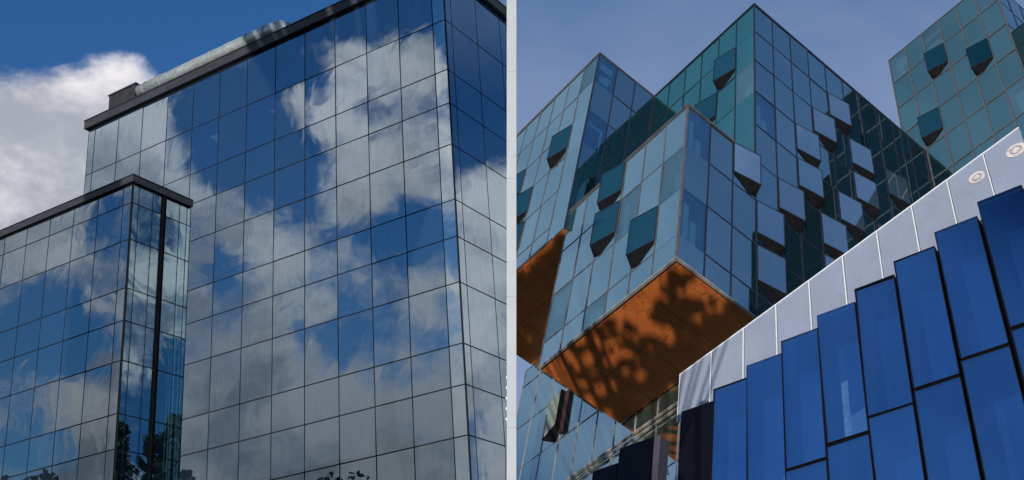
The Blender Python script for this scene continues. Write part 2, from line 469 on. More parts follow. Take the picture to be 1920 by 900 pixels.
zs = [2.56] + rows(0.0, 0, 14, st)
us = [0, 0.48] + [0.48 + b_ * i for i in range(1, 13)]
us.append(us[-1] + nb)
UL = us[-1]
DEP = 7.5
tower = root('glass_tower', 'tall mirror glass tower reflecting clouds, dark roof edge with duct', 'building', FL, (-UL / 2, DEP / 2, -31.0))
zb = -31.4
f = Face(tower, (-UL, 0, 0), (1, 0, 0), (0, -1, 0))
LIGHTS_T = {(9, 1): (0.25, 0.7), (10, 1): (0.25, 0.6), (7, 1): (0.5, 0.9), (9, 3): (0.3, 0.75), (5, 1): (0.3, 0.75), (3, 1): (0.3, 0.75)}
f.panes(us, zs, M['tower_glass'], 0.05, 0.03, 0.0028, pick=lambda i, j: M['strip_glass'] if i == 13 else M['tower_clear'] if (i, j) in LIGHTS_T else None)
f.bars(us, zs, M['joint'], 0.07, -0.045, -0.010)
for (i, j), (ua, ub) in LIGHTS_T.items():
    w = us[i + 1] - us[i]; z1 = zs[j] - 0.35
    parts = []
    for q in range(6):
        for r_ in range(4):
            uu = us[i] + w * (ua + (ub - ua) * q / 6); dd = -0.6 - r_ * 0.22
            c = f.at(uu, dd, z1); d_ = f.at(uu + w * (ub - ua) / 9, dd - 0.14, z1)
            parts.append(box_pts(min(c.x, d_.x), max(c.x, d_.x), min(c.y, d_.y), max(c.y, d_.y), c.z - 0.01, c.z + 0.01))
    part_mesh('ceiling_light', tower, *multi(parts), M['glow'])
g = Face(tower, (0, 0, 0), (0, 1, 0), (1, 0, 0))
uside = [0, ns, ns + bs, ns + 2 * bs, ns + 3 * bs]


def ucut(z): return 5.28 + (z - 3.0) * 0.139          # raked end wall of the tower


def rake(u0, u1, z0, z1, d0, d1):
    """slab on the side face between two heights, its far edge cut along the rake"""
    a = min(u1, ucut(z0)); b_2 = min(u1, ucut(z1))
    q = [(u0, z0), (max(a, u0 + .01), z0), (max(b_2, u0 + .01), z1), (u0, z1)]
    v = [tuple(g.at(u, d, z)) for d in (d0, d1) for (u, z) in q]
    return v, [(0, 1, 2, 3), (4, 7, 6, 5), (0, 4, 5, 1), (1, 5, 6, 2), (2, 6, 7, 3), (3, 7, 4, 0)]


for i in range(4):
    for j in range(len(zs) - 1):
        u0, u1, z1, z0 = uside[i] + 0.025, uside[i + 1] - 0.025, zs[j] - 0.025, zs[j + 1] + 0.025
        if ucut(z1) < u0 + 0.05: continue
        if ucut(z0) >= u1:
            child('pane', box_mesh('pane', u1 - u0, 0.03, z1 - z0, M['tower_glass']), tower, g.basis((u0 + u1) / 2, -0.015, (z0 + z1) / 2, random.gauss(0, 0.0016), random.gauss(0, 0.0016)))
        else:
            part_mesh('pane', tower, *rake(u0, u1, z0, z1, -0.03, 0.0), M['tower_glass'])
for i in range(1, 4):
    u = uside[i]; zt = zs[0]; zlo = max(zs[-1], 3.0 + (u + 0.05 - 5.28) / 0.139)
    g.box('mullion', u - 0.035, u + 0.035, -0.045, -0.010, zlo, zt, M['joint'])
for z in zs:
    g.box('transom', 0.0, max(0.1, ucut(z)), -0.043, -0.013, z - 0.035, z + 0.035, M['joint'])
ue = ucut(zs[0])
ub = ucut(zb)
part_mesh('wall', tower, [(-UL + .05, 2.6, zb), (-2.6, 2.6, zb), (-2.6, max(2.7, ub), zb), (-UL + .05, max(2.7, ub), zb), (-UL + .05, 2.6, 2.5), (-2.6, 2.6, 2.5), (-2.6, ue - .03, 2.5), (-UL + .05, ue - .03, 2.5)], box_pts(0, 1, 0, 1, 0, 1)[1], M['room'])
part_box('wall', tower, -UL - 0.0, -UL + 0.04, 0.05, max(2.7, ub), zb, 2.54, M['joint'])
part_mesh('wall', tower, [(-UL + .05, max(.3, ub) - .03, zb), (-.05, max(.3, ub) - .03, zb), (-.05, max(.3, ub), zb), (-UL + .05, max(.3, ub), zb), (-UL + .05, ue - .03, 2.54), (-.05, ue - .03, 2.54), (-.05, ue, 2.54), (-UL + .05, ue, 2.54)], box_pts(0, 1, 0, 1, 0, 1)[1], M['joint'])
part_box('roof', tower, -UL + 0.03, -0.06, 0.06, ue - 0.03, 2.56, 2.60, M['roof'])
co_ = [box_pts(-UL - 0.16, 0.20, -0.20, 0.16, 2.60, 3.04), box_pts(-0.16, 0.20, 0.161, ue + 0.1, 2.60, 3.04), box_pts(-UL - 0.16, -UL + 0.2, 0.161, ue + 0.1, 2.60, 3.04)]
part_mesh('coping', tower, *multi(co_), M['coping'])
part_mesh('coping_trim', tower, *multi([box_pts(-UL - 0.19, 0.23, -0.23, 0.10, 3.041, 3.09), box_pts(-0.10, 0.23, 0.101, ue + 0.1, 3.041, 3.09)]), M['navy_frame'])


def tube(pts, r, n=14):
    V, F = [], []
    up = Vector((0, 0, 1))
    P = [Vector(p) for p in pts]
    for i, p in enumerate(P):
        t_ = (P[min(i + 1, len(P) - 1)] - P[max(i - 1, 0)]).normalized()
        a = t_.cross(up)
        if a.length < 1e-3: a = t_.cross(Vector((1, 0, 0)))
        a.normalize(); b = a.cross(t_)
        rr = r[i] if isinstance(r, (list, tuple)) else r
        for k in range(n):
            th = 2 * math.pi * k / n
            V.append(tuple(p + (a * math.cos(th) + b * math.sin(th)) * rr))
    for i in range(len(P) - 1):
        for k in range(n):
            F.append((i * n + k, i * n + (k + 1) % n, (i + 1) * n + (k + 1) % n, (i + 1) * n + k))
    F.append(tuple(range(n))[::-1]); F.append(tuple(range((len(P) - 1) * n, len(P) * n)))
    return V, F


# rooftop plant: dark box and ribbed steel duct lying on the roof
pb = root('rooftop_plant_box', 'dark metal plant box standing on the left end of the tower roof', 'plant box', FL, (-20.6, 1.2, 2.6))
part_box('casing', pb, -21.15, -19.2, 0.5, 2.2, 2.62, 4.50, M['plant'])
part_box('lid', pb, -21.20, -19.15, 0.45, 2.25, 4.505, 4.58, M['coping'])
dt = root('rooftop_duct', 'ribbed silver steel duct running along the tower roof edge', 'duct', FL, (-14.0, 0.9, 2.6))
path = [(-19.0, 0.75, 4.02), (-16, 0.75, 4.02), (-13.5, 0.75, 4.02), (-10.3, 0.75, 4.02), (-9.7, 0.78, 3.98), (-9.3, 0.85, 3.75), (-9.1, 0.9, 3.1), (-9.05, 0.92, 2.62)]
o = part_mesh('pipe', dt, *tube(path, 0.42, 20), M['steel'])
for pl in o.data.polygons: pl.use_smooth = len(pl.vertices) == 4
for k in range(8):
    x = -18.5 + k * 1.15
    part_mesh('pipe_collar', dt, *tube([(x - 0.04, 0.75, 4.02), (x + 0.04, 0.75, 4.02)], 0.445, 20), M['zinc'])

# ================================================================== 2. low wing with corner glazing
kw = 0.9247
FW = frame(LX, LY, LZ, (-17.55755 * kw + 0.0, 47.9418 * kw, 25.32224 * kw), KL * KW)
sw = st * kw; bw = b_ * kw; nw = nb * kw
wl = 3.60 * 1.0
zw = [1.62 * 0.74] + rows(0.0, 2, 12, sw)
zw[0] = 1.19 * 0.8 * kw
side = 4.5 * 0.8 * kw
uw = sorted([-(0)] + [-(nw + bw * i) for i in range(0, 11)])
U0 = -uw[0]
uw = [u + U0 for u in uw]
wing = root('glass_wing', 'lower mirror glass wing with black roof edge and glazed corner', 'building', FW, (-U0 / 2, side / 2, -25.2))
f = Face(wing, (-U0, 0, 0), (1, 0, 0), (0, -1, 0))
f.panes(uw, zw, M['wing_glass'], 0.05, 0.03, 0.0028)
f.bars(uw, zw, M['joint'], 0.065, -0.045, -0.010)
g = Face(wing, (0, 0, 0), (0, 1, 0), (1, 0, 0))
sn = 0.28
us2 = [0, side * 0.525, side]
g.panes(us2, zw, M['corner_glass'], 0.045, 0.03, 0.0012)
g.bars([us2[0], us2[2]], zw, M['joint'], 0.05, -0.045, -0.012)
for q in (0.11, 0.34, 0.80, 0.93):
    g.box('mullion', q * side - 0.014, q * side + 0.014, 0.001, 0.012, zw[-1], zw[0], M['joint'])
g.box('corner_fin', side * 0.525 - 0.06, side * 0.525 + 0.06, -0.02, 0.12, -25.6, zw[0] + 0.44, M['fin'])
part_box('wall', wing, -U0, -4.2, 0.06, side - 0.3, -25.6, zw[0] - 0.02, M['room'])
part_box('wall', wing, -U0, -0.06, side - 0.06, side - 0.02, -25.6, zw[0] - 0.02, M['inner_wall'])
iw = Face(wing, (-4.2, side - 0.065, 0), (1, 0, 0), (0, -1, 0))
zi = [z - 0.62 for z in rows(zw[0], 0, 12, sw * 1.0)]
iw.bars([0.3, 1.85, 3.4], zi, M['joint'], 0.06, 0.0, 0.05)
part_box('roof', wing, -U0, -0.06, 0.06, side - 0.02, zw[0], zw[0] + 0.04, M['roof'])
zc = zw[0] + 0.04
part_mesh('coping', wing, *multi([box_pts(-U0, 0.14, -0.14, 0.2, zc, zc + 0.30), box_pts(-0.2, 0.14, 0.201, side - 0.02, zc, zc + 0.30)]), M['coping'])
part_mesh('coping_trim', wing, *multi([box_pts(-U0, 0.17, -0.17, 0.14, zc + 0.301, zc + 0.34), box_pts(-0.14, 0.17, 0.141, side - 0.03, zc + 0.301, zc + 0.34)]), M['navy_frame'])

# ================================================================== 3. teal block cluster on the right
A, B, H = 0.8932, 0.88287, 2.00367
FR = frame((0.77731, 0.50113, -0.38035), (-0.6093, 0.75021, -0.25677), (0.15667, 0.43133, 0.88849), (8.67239, 34.05501, 25.98611), KR)


def ground_v(c, l, dig=0.4):
    """local z at which the column under module (c, l) meets the ground"""
    p = FR @ Vector((c * A, l * B, 0)); zx = FR.to_3x3() @ Z
    return -(p.z + dig) / zx.z


def Lface(par, c, l0, v0=0.0): return Face(par, (c * A, l0 * B, -v0 * H), (0, 1, 0), (-1, 0, 0))
def Pface(par, c0, l, v0=0.0): return Face(par, (c0 * A, l * B, -v0 * H), (1, 0, 0), (0, -1, 0))
def cu(n, m): return [i * m for i in range(n + 1)]
def rv(a): return [-v * H for v in a]


GP = 0.014   # joint between panes
TL = 0.0035

# --- R3 : near cantilevered block, orange underside
B1, ZB = 8.485, 8.485
blk = root('cantilevered_block', 'nearest teal glass block hanging out over its lit orange underside', 'building', FR, (-1.5 * A, 3 * B, -B1 * H))
f = Lface(blk, -3, 0)
vz = rv([5, 6, 7, 8, B1])
us = cu(6, B)
clr = {(0, 1), (0, 0)}
f.panes(us, vz, M['pale_teal_glass'], GP, tilt=TL, pick=lambda i, j: M['clear_teal'] if (i, j) in {(0, 1), (5, 2), (3, 3), (2, 1)} else None)
f.bars(us[1:], vz, M['rose_frame'], 0.035, -0.04, 0.014, 0.03)
room(f, 0, B, -6 * H, -7 * H, [(0.06, 0.30, 0.05, 0.85, 0.12), (0.36, 0.62, 0.05, 0.62, 0.2)])
room(f, 5 * B, 6 * B, -7 * H, -8 * H, [(0.0, 0.95, 0.45, 1.0, 0.1)])  # these added pale panels imitate ghost reflections and lit patches
room(f, 3 * B, 4 * B, -8 * H, -B1 * H, [(0.3, 1.0, 0.0, 0.7, 0.1)])
room(f, 2 * B, 3 * B, -6 * H, -7 * H, [(0.7, 0.9, 0.0, 0.9, 0.12)])
for (u, v) in ((3, 5), (3, 6), (1, 7)): vent(f, u * B, -v * H, B, H, 0.28 * 0.7, M['vent_teal'])
g = Pface(blk, -3, 0)
up3 = cu(3, A)
g.panes(up3, vz, M['blue_glass'], GP, tilt=TL, pick=lambda i, j: M['clear_blue'] if (i, j) in {(0, 0), (0, 2)} else None)
g.bars(up3[1:], vz, M['navy_frame'], 0.036, -0.04, 0.016, 0.032)
room(g, 0, A, -5 * H, -6 * H, [(0.02, 0.40, 0.0, 0.80, 0.10), (0.44, 0.9, 0.02, 0.62, 0.28)])
room(g, 0, A, -7 * H, -8 * H, [(0.02, 0.42, 0.0, 0.80, 0.10), (0.46, 0.9, 0.02, 0.68, 0.28)])
vent(g, 2 * A, -5 * H, A, H, 0.29 * 0.7, M['vent_blue'])
cx = -3 * A
part_box('corner_mullion', blk, cx - 0.035, cx + 0.02, -0.035, 0.02, vz[-1], vz[0], M['rose_frame'])
part_box('wall', blk, cx + 0.35, -0.03, 0.35, 6 * B - 0.03, vz[-1] + 0.08, vz[0] - 0.06, M['room'])
part_box('roof', blk, cx + 0.02, 0.0, 0.02, 6 * B - 0.02, vz[0] - 0.05, vz[0] - 0.01, M['roof'])
part_mesh('roof_trim', blk, *multi([box_pts(cx - 0.045, cx + 0.03, -0.045, 6 * B, vz[0] + 0.0, vz[0] + 0.05), box_pts(cx + 0.031, -0.02, -0.045, 0.03, vz[0] + 0.0, vz[0] + 0.05)]), M['rose_frame'])
part_mesh('sill_trim', blk, *multi([box_pts(cx - 0.045, cx + 0.03, -0.045, 6 * B + 0.02, vz[-1] - 0.045, vz[-1]), box_pts(cx + 0.031, 0.0, -0.045, 0.03, vz[-1] - 0.045, vz[-1])]), M['pale_frame'])


def soffit(par, c0, c1, l0, l1, v, nx, ny):
    for i in range(nx):
        for j in range(ny):
            x0 = (c0 + (c1 - c0) * i / nx) * A; x1 = (c0 + (c1 - c0) * (i + 1) / nx) * A
            y0 = (l0 + (l1 - l0) * j / ny) * B; y1 = (l0 + (l1 - l0) * (j + 1) / ny) * B
            dz = random.uniform(0, 0.003)
            part_box('soffit_panel', par, x0 + 0.006, x1 - 0.006, y0 + 0.006, y1 - 0.006, -v * H - 0.01 - dz, -v * H + 0.02 - dz, M['soffit'])
    part_box('soffit_tray', par, c0 * A + 0.01, c1 * A - 0.01, l0 * B + 0.01, l1 * B - 0.01, -v * H + 0.021, -v * H + 0.06, M['room'])


soffit(blk, -2.96, 0.19, 0.04, 5.97, B1, 2, 4)

# --- R2 : tall middle block
GV = 14
mid = root('middle_block', 'tall middle glass block, teal face and dark blue face with many vents', 'building', FR, (4 * A, 3 * B, -9.2 * H))
f = Lface(mid, 0, 0)
vz = rv([0, 1, 2, 3, 4, 5, 6])
us = cu(6, B)
f.panes(us, vz, M['teal_glass'], GP, tilt=TL, pick=lambda i, j: M['clear_teal'] if (i, j) in {(0, 2)} else None)
f.bars(us[1:], vz, M['navy_frame'], 0.036, -0.04, 0.016, 0.032)
room(f, 0, B, -2 * H, -3 * H, [(0.06, 0.32, 0.1, 0.9, 0.15), (0.38, 0.8, 0.1, 0.62, 0.26)])
for (u, v) in ((1, 1), (2, 2)): vent(f, u * B, -v * H, B, H, 0.28 * 0.7, M['vent_teal'])
NP = 10
up = cu(NP, A) + [10.15 * A]
vp = rv(range(0, 10))
g = Pface(mid, 0, 0)
g.panes(up, vp, M['blue_glass'], GP, tilt=TL, pick=lambda i, j: M['clear_blue'] if (i, j) in {(0, 3)} else None)
g.bars(up, vp, M['navy_frame'], 0.036, -0.04, 0.016, 0.032)
room(g, 0, A, -3 * H, -4 * H, [(0.05, 0.40, 0.0, 0.75, 0.12), (0.5, 0.85, 0.05, 0.6, 0.26)])
PV = [(4, 1), (3, 2), (2, 3), (2, 4), (1, 5), (0, 6), (0, 7), (5, 2), (5, 3), (4, 4), (3, 5), (3, 6), (6, 4), (7, 2), (1, 8), (4, 7)]
for (c, v) in PV: vent(g, c * A, -v * H, A, H, 0.27 * 0.7, M['vent_blue'])
part_box('wall', mid, 0.35, 10.1 * A, 0.35, 6 * B, -9.2 * H, -0.08, M['room'])
part_box('roof', mid, 0.02, 10.15 * A, 0.02, 6 * B, -0.06, -0.01, M['roof'])
part_mesh('roof_trim', mid, *multi([box_pts(-0.04, 0.03, -0.04, 6 * B, 0.0, 0.04), box_pts(0.031, 10.14 * A, -0.04, 0.03, 0.0, 0.04)]), M['navy_frame'])

# --- R1 : left block, roof level with the middle one
C1, L1, V1 = -3.13, 5.91, 0.06
left = root('far_block', 'teal glass block behind the near one, seen against the pillar', 'building', FR, (-1.5 * A, 9 * B, -5.46 * H))
f = Lface(left, C1, L1, V1)
vz = rv([0, 1, 2, 3, 4, 5, 5.4]); us = cu(6, B)
f.panes(us, vz, M['pale_teal_glass'], GP, tilt=TL, pick=lambda i, j: M['clear_teal'] if (i, j) in {(0, 0)} else None)
f.bars(us[1:], vz, M['rose_frame'], 0.035, -0.04, 0.014, 0.03)
for (u, v) in ((1, 2), (4, 2), (3, 3), (3, 4)): vent(f, u * B, -v * H, B, H, 0.28 * 0.7, M['vent_teal'])
room(f, 0, B, 0, -H, [(0.1, 0.4, 0.2, 0.9, 0.1)])
g = Pface(left, C1, L1, V1)
upl = cu(3, A) + [3.1 * A]
g.panes(upl, vz, M['blue_glass'], GP, tilt=TL, pick=lambda i, j: M['clear_blue'] if (i, j) in {(0, 0), (0, 2)} else None)
g.bars(upl[1:], vz, M['navy_frame'], 0.036, -0.04, 0.016, 0.032)
room(g, 0, A, 0, -H, [(0.05, 0.85, 0.62, 0.72, 0.1), (0.2, 0.9, 0.78, 0.9, 0.15), (0.3, 0.75, 0.2, 0.42, 0.12), (0.6, 0.95, 0.45, 0.58, 0.2)])
room(g, 0, A, -2 * H, -3 * H, [(0.10, 0.17, 0.0, 0.75, 0.1), (0.2, 0.9, 0.68, 0.74, 0.1), (0.82, 0.9, 0.0, 0.68, 0.12)])
part_box('corner_mullion', left, C1 * A - 0.03, C1 * A + 0.02, L1 * B - 0.03, L1 * B + 0.02, vz[-1] - V1 * H, vz[0] - V1 * H, M['navy_frame'])
y0, y1 = L1 * B, (L1 + 6) * B
part_box('wall', left, C1 * A + 0.35, 0.0, y0 + 0.35, y1 - 0.03, -5.4 * H, -0.2, M['room'])
part_box('wall', left, C1 * A + 0.02, 0.1, y1 - 0.025, y1, -5.46 * H, -0.2, M['blue_glass'])
part_box('roof', left, C1 * A + 0.02, 0.0, y0 + 0.02, y1 - 0.02, -0.18, -0.13, M['roof'])
part_mesh('roof_trim', left, *multi([box_pts(C1 * A - 0.04, C1 * A + 0.03, y0 - 0.04, y1, -V1 * H, -V1 * H + 0.04), box_pts(C1 * A + 0.031, -0.0, y0 - 0.04, y0 + 0.03, -V1 * H, -V1 * H + 0.04)]), M['rose_frame'])
soffit(left, C1 + 0.04, 0.19, L1 + 0.1, L1 + 5.96, 5.46, 2, 4)

# --- R0 : lower body under the overhangs
C0, L0, V0 = 0.207, 11.24, 5.865
low = root('lower_block', 'pale teal glass wall under the orange overhangs with thin pale mullions', 'building', FR, (3 * A, 6 * B, ground_v(3, 6, 0)))
f = Lface(low, C0, L0 - 11, V0)
us = cu(11, B) + [12.08 * B]
vz = rv([-0.405, 0, 1, 2, 3, 4, 5, 6])
f.panes(us, vz, M['pale_teal_glass'], GP, tilt=TL, pick=lambda i, j: None)
f.bars(us, vz, M['pale_frame'], 0.034, -0.04, 0.014, 0.03, M['rose_frame'])
f.box('floor_beam', us[0], us[8], 0.032, 0.09, -3.15 * H, -3.125 * H, M['beam'])
f.box('floor_beam', us[0], us[8], 0.032, 0.09, -3.05 * H, -3.02 * H, M['beam'])
yl = (L0 + 1.08) * B
part_box('wall', low, C0 * A + 0.1, 10.0 * A, 0.4 * B, yl - 0.03, ground_v(6, 6, 0.5), -5.47 * H, M['room'])
part_box('wall', low, C0 * A + 0.02, 10.0 * A, yl - 0.025, yl, ground_v(6, 6, 0.5), -5.47 * H, M['blue_glass'])
# vent hinged the other way round, seen into: gritty leaf, plum lining, flat dark plate for the shaded recess
uh, uo, dd = 10 * B, 9.06 * B, 0.19
zt_, zl_ = -1.0 * H, -1.745 * H
Q = [f.at(uh, .02, zt_), f.at(uh, .02, zl_), f.at(uo, dd, zl_), f.at(uo, dd, zt_), f.at(uo - .02, .02, zt_), f.at(uo - .02, .02, zl_), f.at(uo + .2, .02, -1.98 * H)]
Q = [tuple(q) for q in Q]
ow = part_mesh('projecting_window', low, Q, [(3, 2, 5, 4), (0, 3, 4), (1, 2, 6), (2, 5, 6)], M['vent_body'])
nn = f.u * dd - f.n * (uo - uh); nn = nn.normalized()
if nn.dot(f.n) < 0: nn = -nn
lf_ = [f.at(uh, .02, zt_) + nn * .008, f.at(uh, .02, zl_) + nn * .008, f.at(uo, dd, zl_) + nn * .008, f.at(uo, dd, zt_) + nn * .008]
lf_ = [tuple(q) for q in lf_] + [tuple(q + nn * .012) for q in lf_]
gq = bpy.data.objects.new('pane', raw_mesh('pane', lf_, [(0, 1, 2, 3), (4, 7, 6, 5), (0, 4, 5, 1), (1, 5, 6, 2), (2, 6, 7, 3), (3, 7, 4, 0)], M['grit'])); COL.objects.link(gq); gq.parent = ow
f.box('recess_shade', 8.59 * B, 8.8 * B, 0.012, 0.034, -1.97 * H, -1.1 * H, M['vent_body'])  # thin near-black plate on the wall stands in for the recess's shade
f.box('opening_lining', 8.803 * B, 9.04 * B, 0.012, 0.032, -1.90 * H, -1.02 * H, M['plum'])

# --- R4 : right tower
C4, L4, V4 = 10.164, 0.937, -4.085
rt = root('right_tower', 'grey green glass tower at the far right with three dark vents', 'building', FR, (13 * A, -2 * B, ground_v(13, -2, 0)))
f = Lface(rt, C4, L4 - 6, V4)
us = cu(6, B); vz = rv(range(0, 13))
f.panes(us, vz, M['sea_glass'], GP, tilt=TL, pick=lambda i, j: M['clear_teal'] if (i, j) in {(5, 0), (3, 0), (0, 0), (0, 4)} else None)
f.bars(us, vz, M['rose_frame'], 0.045, -0.04, 0.03, 0.035, M['rose_frame'])
for (u, v) in ((3, 1), (1, 2), (4, 3)): vent(f, u * B, -v * H, B, H, 0.29 * 0.7, M['vent_teal'])
room(f, 5 * B, 6 * B, 0, -H, [(0.1, 0.7, 0.45, 0.85, 0.1), (0.35, 0.6, 0.15, 0.6, 0.15)])  # pale panels here and below imitate white reflections on the top panes
room(f, 3 * B, 4 * B, 0, -H, [(0.1, 0.95, 0.62, 0.78, 0.1), (0.1, 0.95, 0.18, 0.42, 0.1)])
room(f, 0, B, -4 * H, -5 * H, [(0.2, 0.75, 0.1, 0.75, 0.15)])
g = Pface(rt, C4, L4 - 6, V4)
up4 = cu(5, A)
g.panes(up4, vz, M['blue_glass'], GP, tilt=TL)
g.bars(up4, vz, M['navy_frame'], 0.036, -0.04, 0.016, 0.032)
part_box('wall', rt, C4 * A + 0.35, (C4 + 5) * A, (L4 - 6) * B + 0.35, L4 * B - 0.05, ground_v(12, -2, 0.5), -V4 * H - 0.1, M['room'])
part_box('wall', rt, C4 * A + 0.03, (C4 + 5) * A, L4 * B - 0.045, L4 * B - 0.005, ground_v(12, -2, 0.5), -V4 * H - 0.02, M['blue_glass'])
part_box('roof', rt, C4 * A, (C4 + 5) * A, (L4 - 6) * B, L4 * B, -V4 * H + 0.005, -V4 * H + 0.05, M['rose_frame'])

# --- dark wing joined to the right tower, mostly beyond the frame; the middle block mirrors it
VW = V4 + 2.4
wg = root('dark_wing', 'dark green glass wing at the right edge of the right tower', 'building', FR, (13 * A, -7 * B, ground_v(13, -7, 0)))
f = Lface(wg, C4 + 0.02, -10.4, VW)
us = cu(5, 1.064 * B); vz = rv([0, .6, 1.6, 2.6, 3.6, 4.6, 5.6, 6.6, 7.6, 8.6])
f.panes(us, vz, M['deep_green_glass'], GP, tilt=TL)
f.bars(us, vz, M['navy_frame'], 0.036, -0.04, 0.016, 0.032)
part_box('wall', wg, C4 * A + 0.12, (C4 + 5) * A, -10.4 * B, -5.12 * B, ground_v(12, -7, 0.5), -VW * H - 0.05, M['room'])
part_box('roof', wg, C4 * A + 0.02, (C4 + 5) * A, -10.4 * B, -5.1 * B, -VW * H + 0.003, -VW * H + 0.04, M['navy_frame'])

# ================================================================== 4. stepped blue glass front and its white screen
kB = 22.0 / 35.0
bu_ = Vector((0.80661, -0.57501, 0.13692)); VZ = Vector((0.15667, 0.43133, 0.88849))
bst = Vector((0.90218, -1.02203, 0.41809)) * kB
bP0 = Vector((9.10771, 32.45251, 13.30352)) * kB
aB, HB = 1.1935 * kB, 5.138 * kB
FB = frame(bu_, VZ.cross(bu_), VZ, bP0, KR)
FBi = frame(bu_, VZ.cross(bu_), VZ, bP0).to_3x3().inverted()
stl = FBi @ bst          # step per column in local axes


def zground(F, p, dig=0.0):
    q = F @ Vector(p); zx = F.to_3x3() @ Z
    return p[2] - (q.z + dig) / zx.z


blue = root('blue_glass_front', 'stepped front of tall royal blue glass panels edged in black', 'building', FB, (0, 0.6, zground(FB, (0, 0.6, 0))))
gapB = 0.045
for k in range(-4, 5):
    o_ = stl * k
    top = o_.z
    gz = zground(FB, (o_.x, o_.y, 0), 0.3)
    r_ = 0
    z1 = top
    while z1 > gz and r_ < 7:
        z0 = max(z1 - HB, gz)
        mm = M['dark_reflect_glass'] if k == -4 else M['royal_glass']  # end panel's dark reflection is put into its glass colour
        F_ = Face(blue, (o_.x, o_.y, 0), (1, 0, 0), (0, -1, 0))
        if z1 - z0 > 0.1:
            child('blue_panel', box_mesh('blue_panel', aB - 0.016, 0.03, z1 - z0 - 0.02, mm), blue, F_.basis(aB / 2, -0.015, (z0 + z1) / 2, random.gauss(0, 0.007), random.gauss(0, 0.007)))
            for (x0, x1, za, zb_) in ((-0.004, 0.010, z0, z1), (aB - 0.010, aB + 0.004, z0, z1)):
                F_.box('panel_edge', x0, x1, -0.06, 0.014, za, zb_, M['vent_body'])
            F_.box('panel_edge', 0.011, aB - 0.011, -0.06, 0.012, z1 - 0.012, z1, M['vent_body'])
            F_.box('panel_edge', 0.011, aB - 0.011, -0.06, 0.012, z0, z0 + 0.012, M['vent_body'])
            if r_ < 2:
                # sill, inner lining and sometimes a column, seen faintly through the coating
                zt = z1 - 0.30 * HB - 0.05 * (k % 3)
                F_.box('inner_lining', aB * 0.42, aB - 0.04, -0.058, -0.046, z0 + 0.05, zt, M['lining'])
                if k in (-3, 0) or (k == 0 and r_ == 1) or (k == 3 and r_ == 1):
                    F_.box('inner_column', aB * 0.44, aB * 0.60, -0.045, -0.034, z0 + 0.05, zt - 0.02 * HB, M['column'])
                sv = [(0.3 * aB, zt + 0.09 * HB), (aB - .03, zt + 0.21 * HB)]
                for dz_ in (0.0, 0.055 * HB):
                    q_ = [tuple(F_.at(sv[0][0], -0.04, sv[0][1] - dz_)), tuple(F_.at(sv[1][0], -0.04, sv[1][1] - dz_)), tuple(F_.at(sv[1][0], -0.04, sv[1][1] - dz_ + 0.018)), tuple(F_.at(sv[0][0], -0.04, sv[0][1] - dz_ + 0.018))]
                    q_ += [tuple(F_.at(sv[0][0], -0.05, sv[0][1] - dz_)), tuple(F_.at(sv[1][0], -0.05, sv[1][1] - dz_)), tuple(F_.at(sv[1][0], -0.05, sv[1][1] - dz_ + 0.018)), tuple(F_.at(sv[0][0], -0.05, sv[0][1] - dz_ + 0.018))]
                    part_mesh('inner_rail', blue, q_, [(0, 1, 2, 3), (4, 7, 6, 5), (0, 4, 5, 1), (1, 5, 6, 2), (2, 6, 7, 3), (3, 7, 4, 0)], M['vent_body'])
        z1 = z0 - gapB; r_ += 1
    part_box('backing', blue, o_.x - 0.008, o_.x + aB + 0.008, o_.y + 0.061, o_.y + 0.5, gz, top - 0.02, M['vent_body'])

kP = 25.0 / 35.0
pu = Vector((0.74118, -0.64591, 0.18288))
FP = frame(pu, VZ.cross(pu), VZ, Vector((8.85899, 31.99139, 14.24895)) * kP, KR)
aP, sP = 1.15951 * kP, 0.3538 * kP
hh = 1.42
scr = root('screen_parapet', 'white fritted screen parapet rising behind the blue front', 'parapet', FP, (0, 0.2, -1.4))
for k in range(-4, 6):
    x0 = k * aP; s0 = k * sP; s1 = (k + 1) * sP; hh = 1.45 if k < -3 else 1.85
    g0, g1 = 0.022, aP - 0.012
    sl_ = sP / aP
    V_ = []
    for y in (0.0, 0.02):
        V_ += [(x0 + g0, y, s0 + g0 * sl_ - hh), (x0 + g1, y, s0 + g1 * sl_ - hh), (x0 + g1, y, s0 + g1 * sl_), (x0 + g0, y, s0 + g0 * sl_)]
    part_mesh('screen_panel', scr, V_, [(0, 1, 2, 3), (4, 7, 6, 5), (0, 4, 5, 1), (1, 5, 6, 2), (2, 6, 7, 3), (3, 7, 4, 0)], M['screen'])
    part_box('post', scr, x0 - 0.008, x0 + 0.010, -0.02, 0.05, s0 - hh, s0 + 0.01, M['white_post'])
    part_box('post_shadow_gap', scr, x0 + 0.0105, x0 + 0.0215, 0.0, 0.03, s0 - hh, s0 - 0.01, M['vent_body'])
    rail = [(x0 + 0.011, -0.012, s0 + 0.0), (x0 + aP - 0.017, -0.012, s1 - 0.004), (x0 + aP - 0.017, -0.012, s1 + 0.018), (x0 + 0.011, -0.012, s0 + 0.022)]
    part_mesh('top_rail', scr, rail + [(a_, 0.032, c_) for a_, b__, c_ in rail], [(0, 1, 2, 3), (4, 7, 6, 5), (0, 4, 5, 1), (1, 5, 6, 2), (2, 6, 7, 3), (3, 7, 4, 0)], M['white_post'])

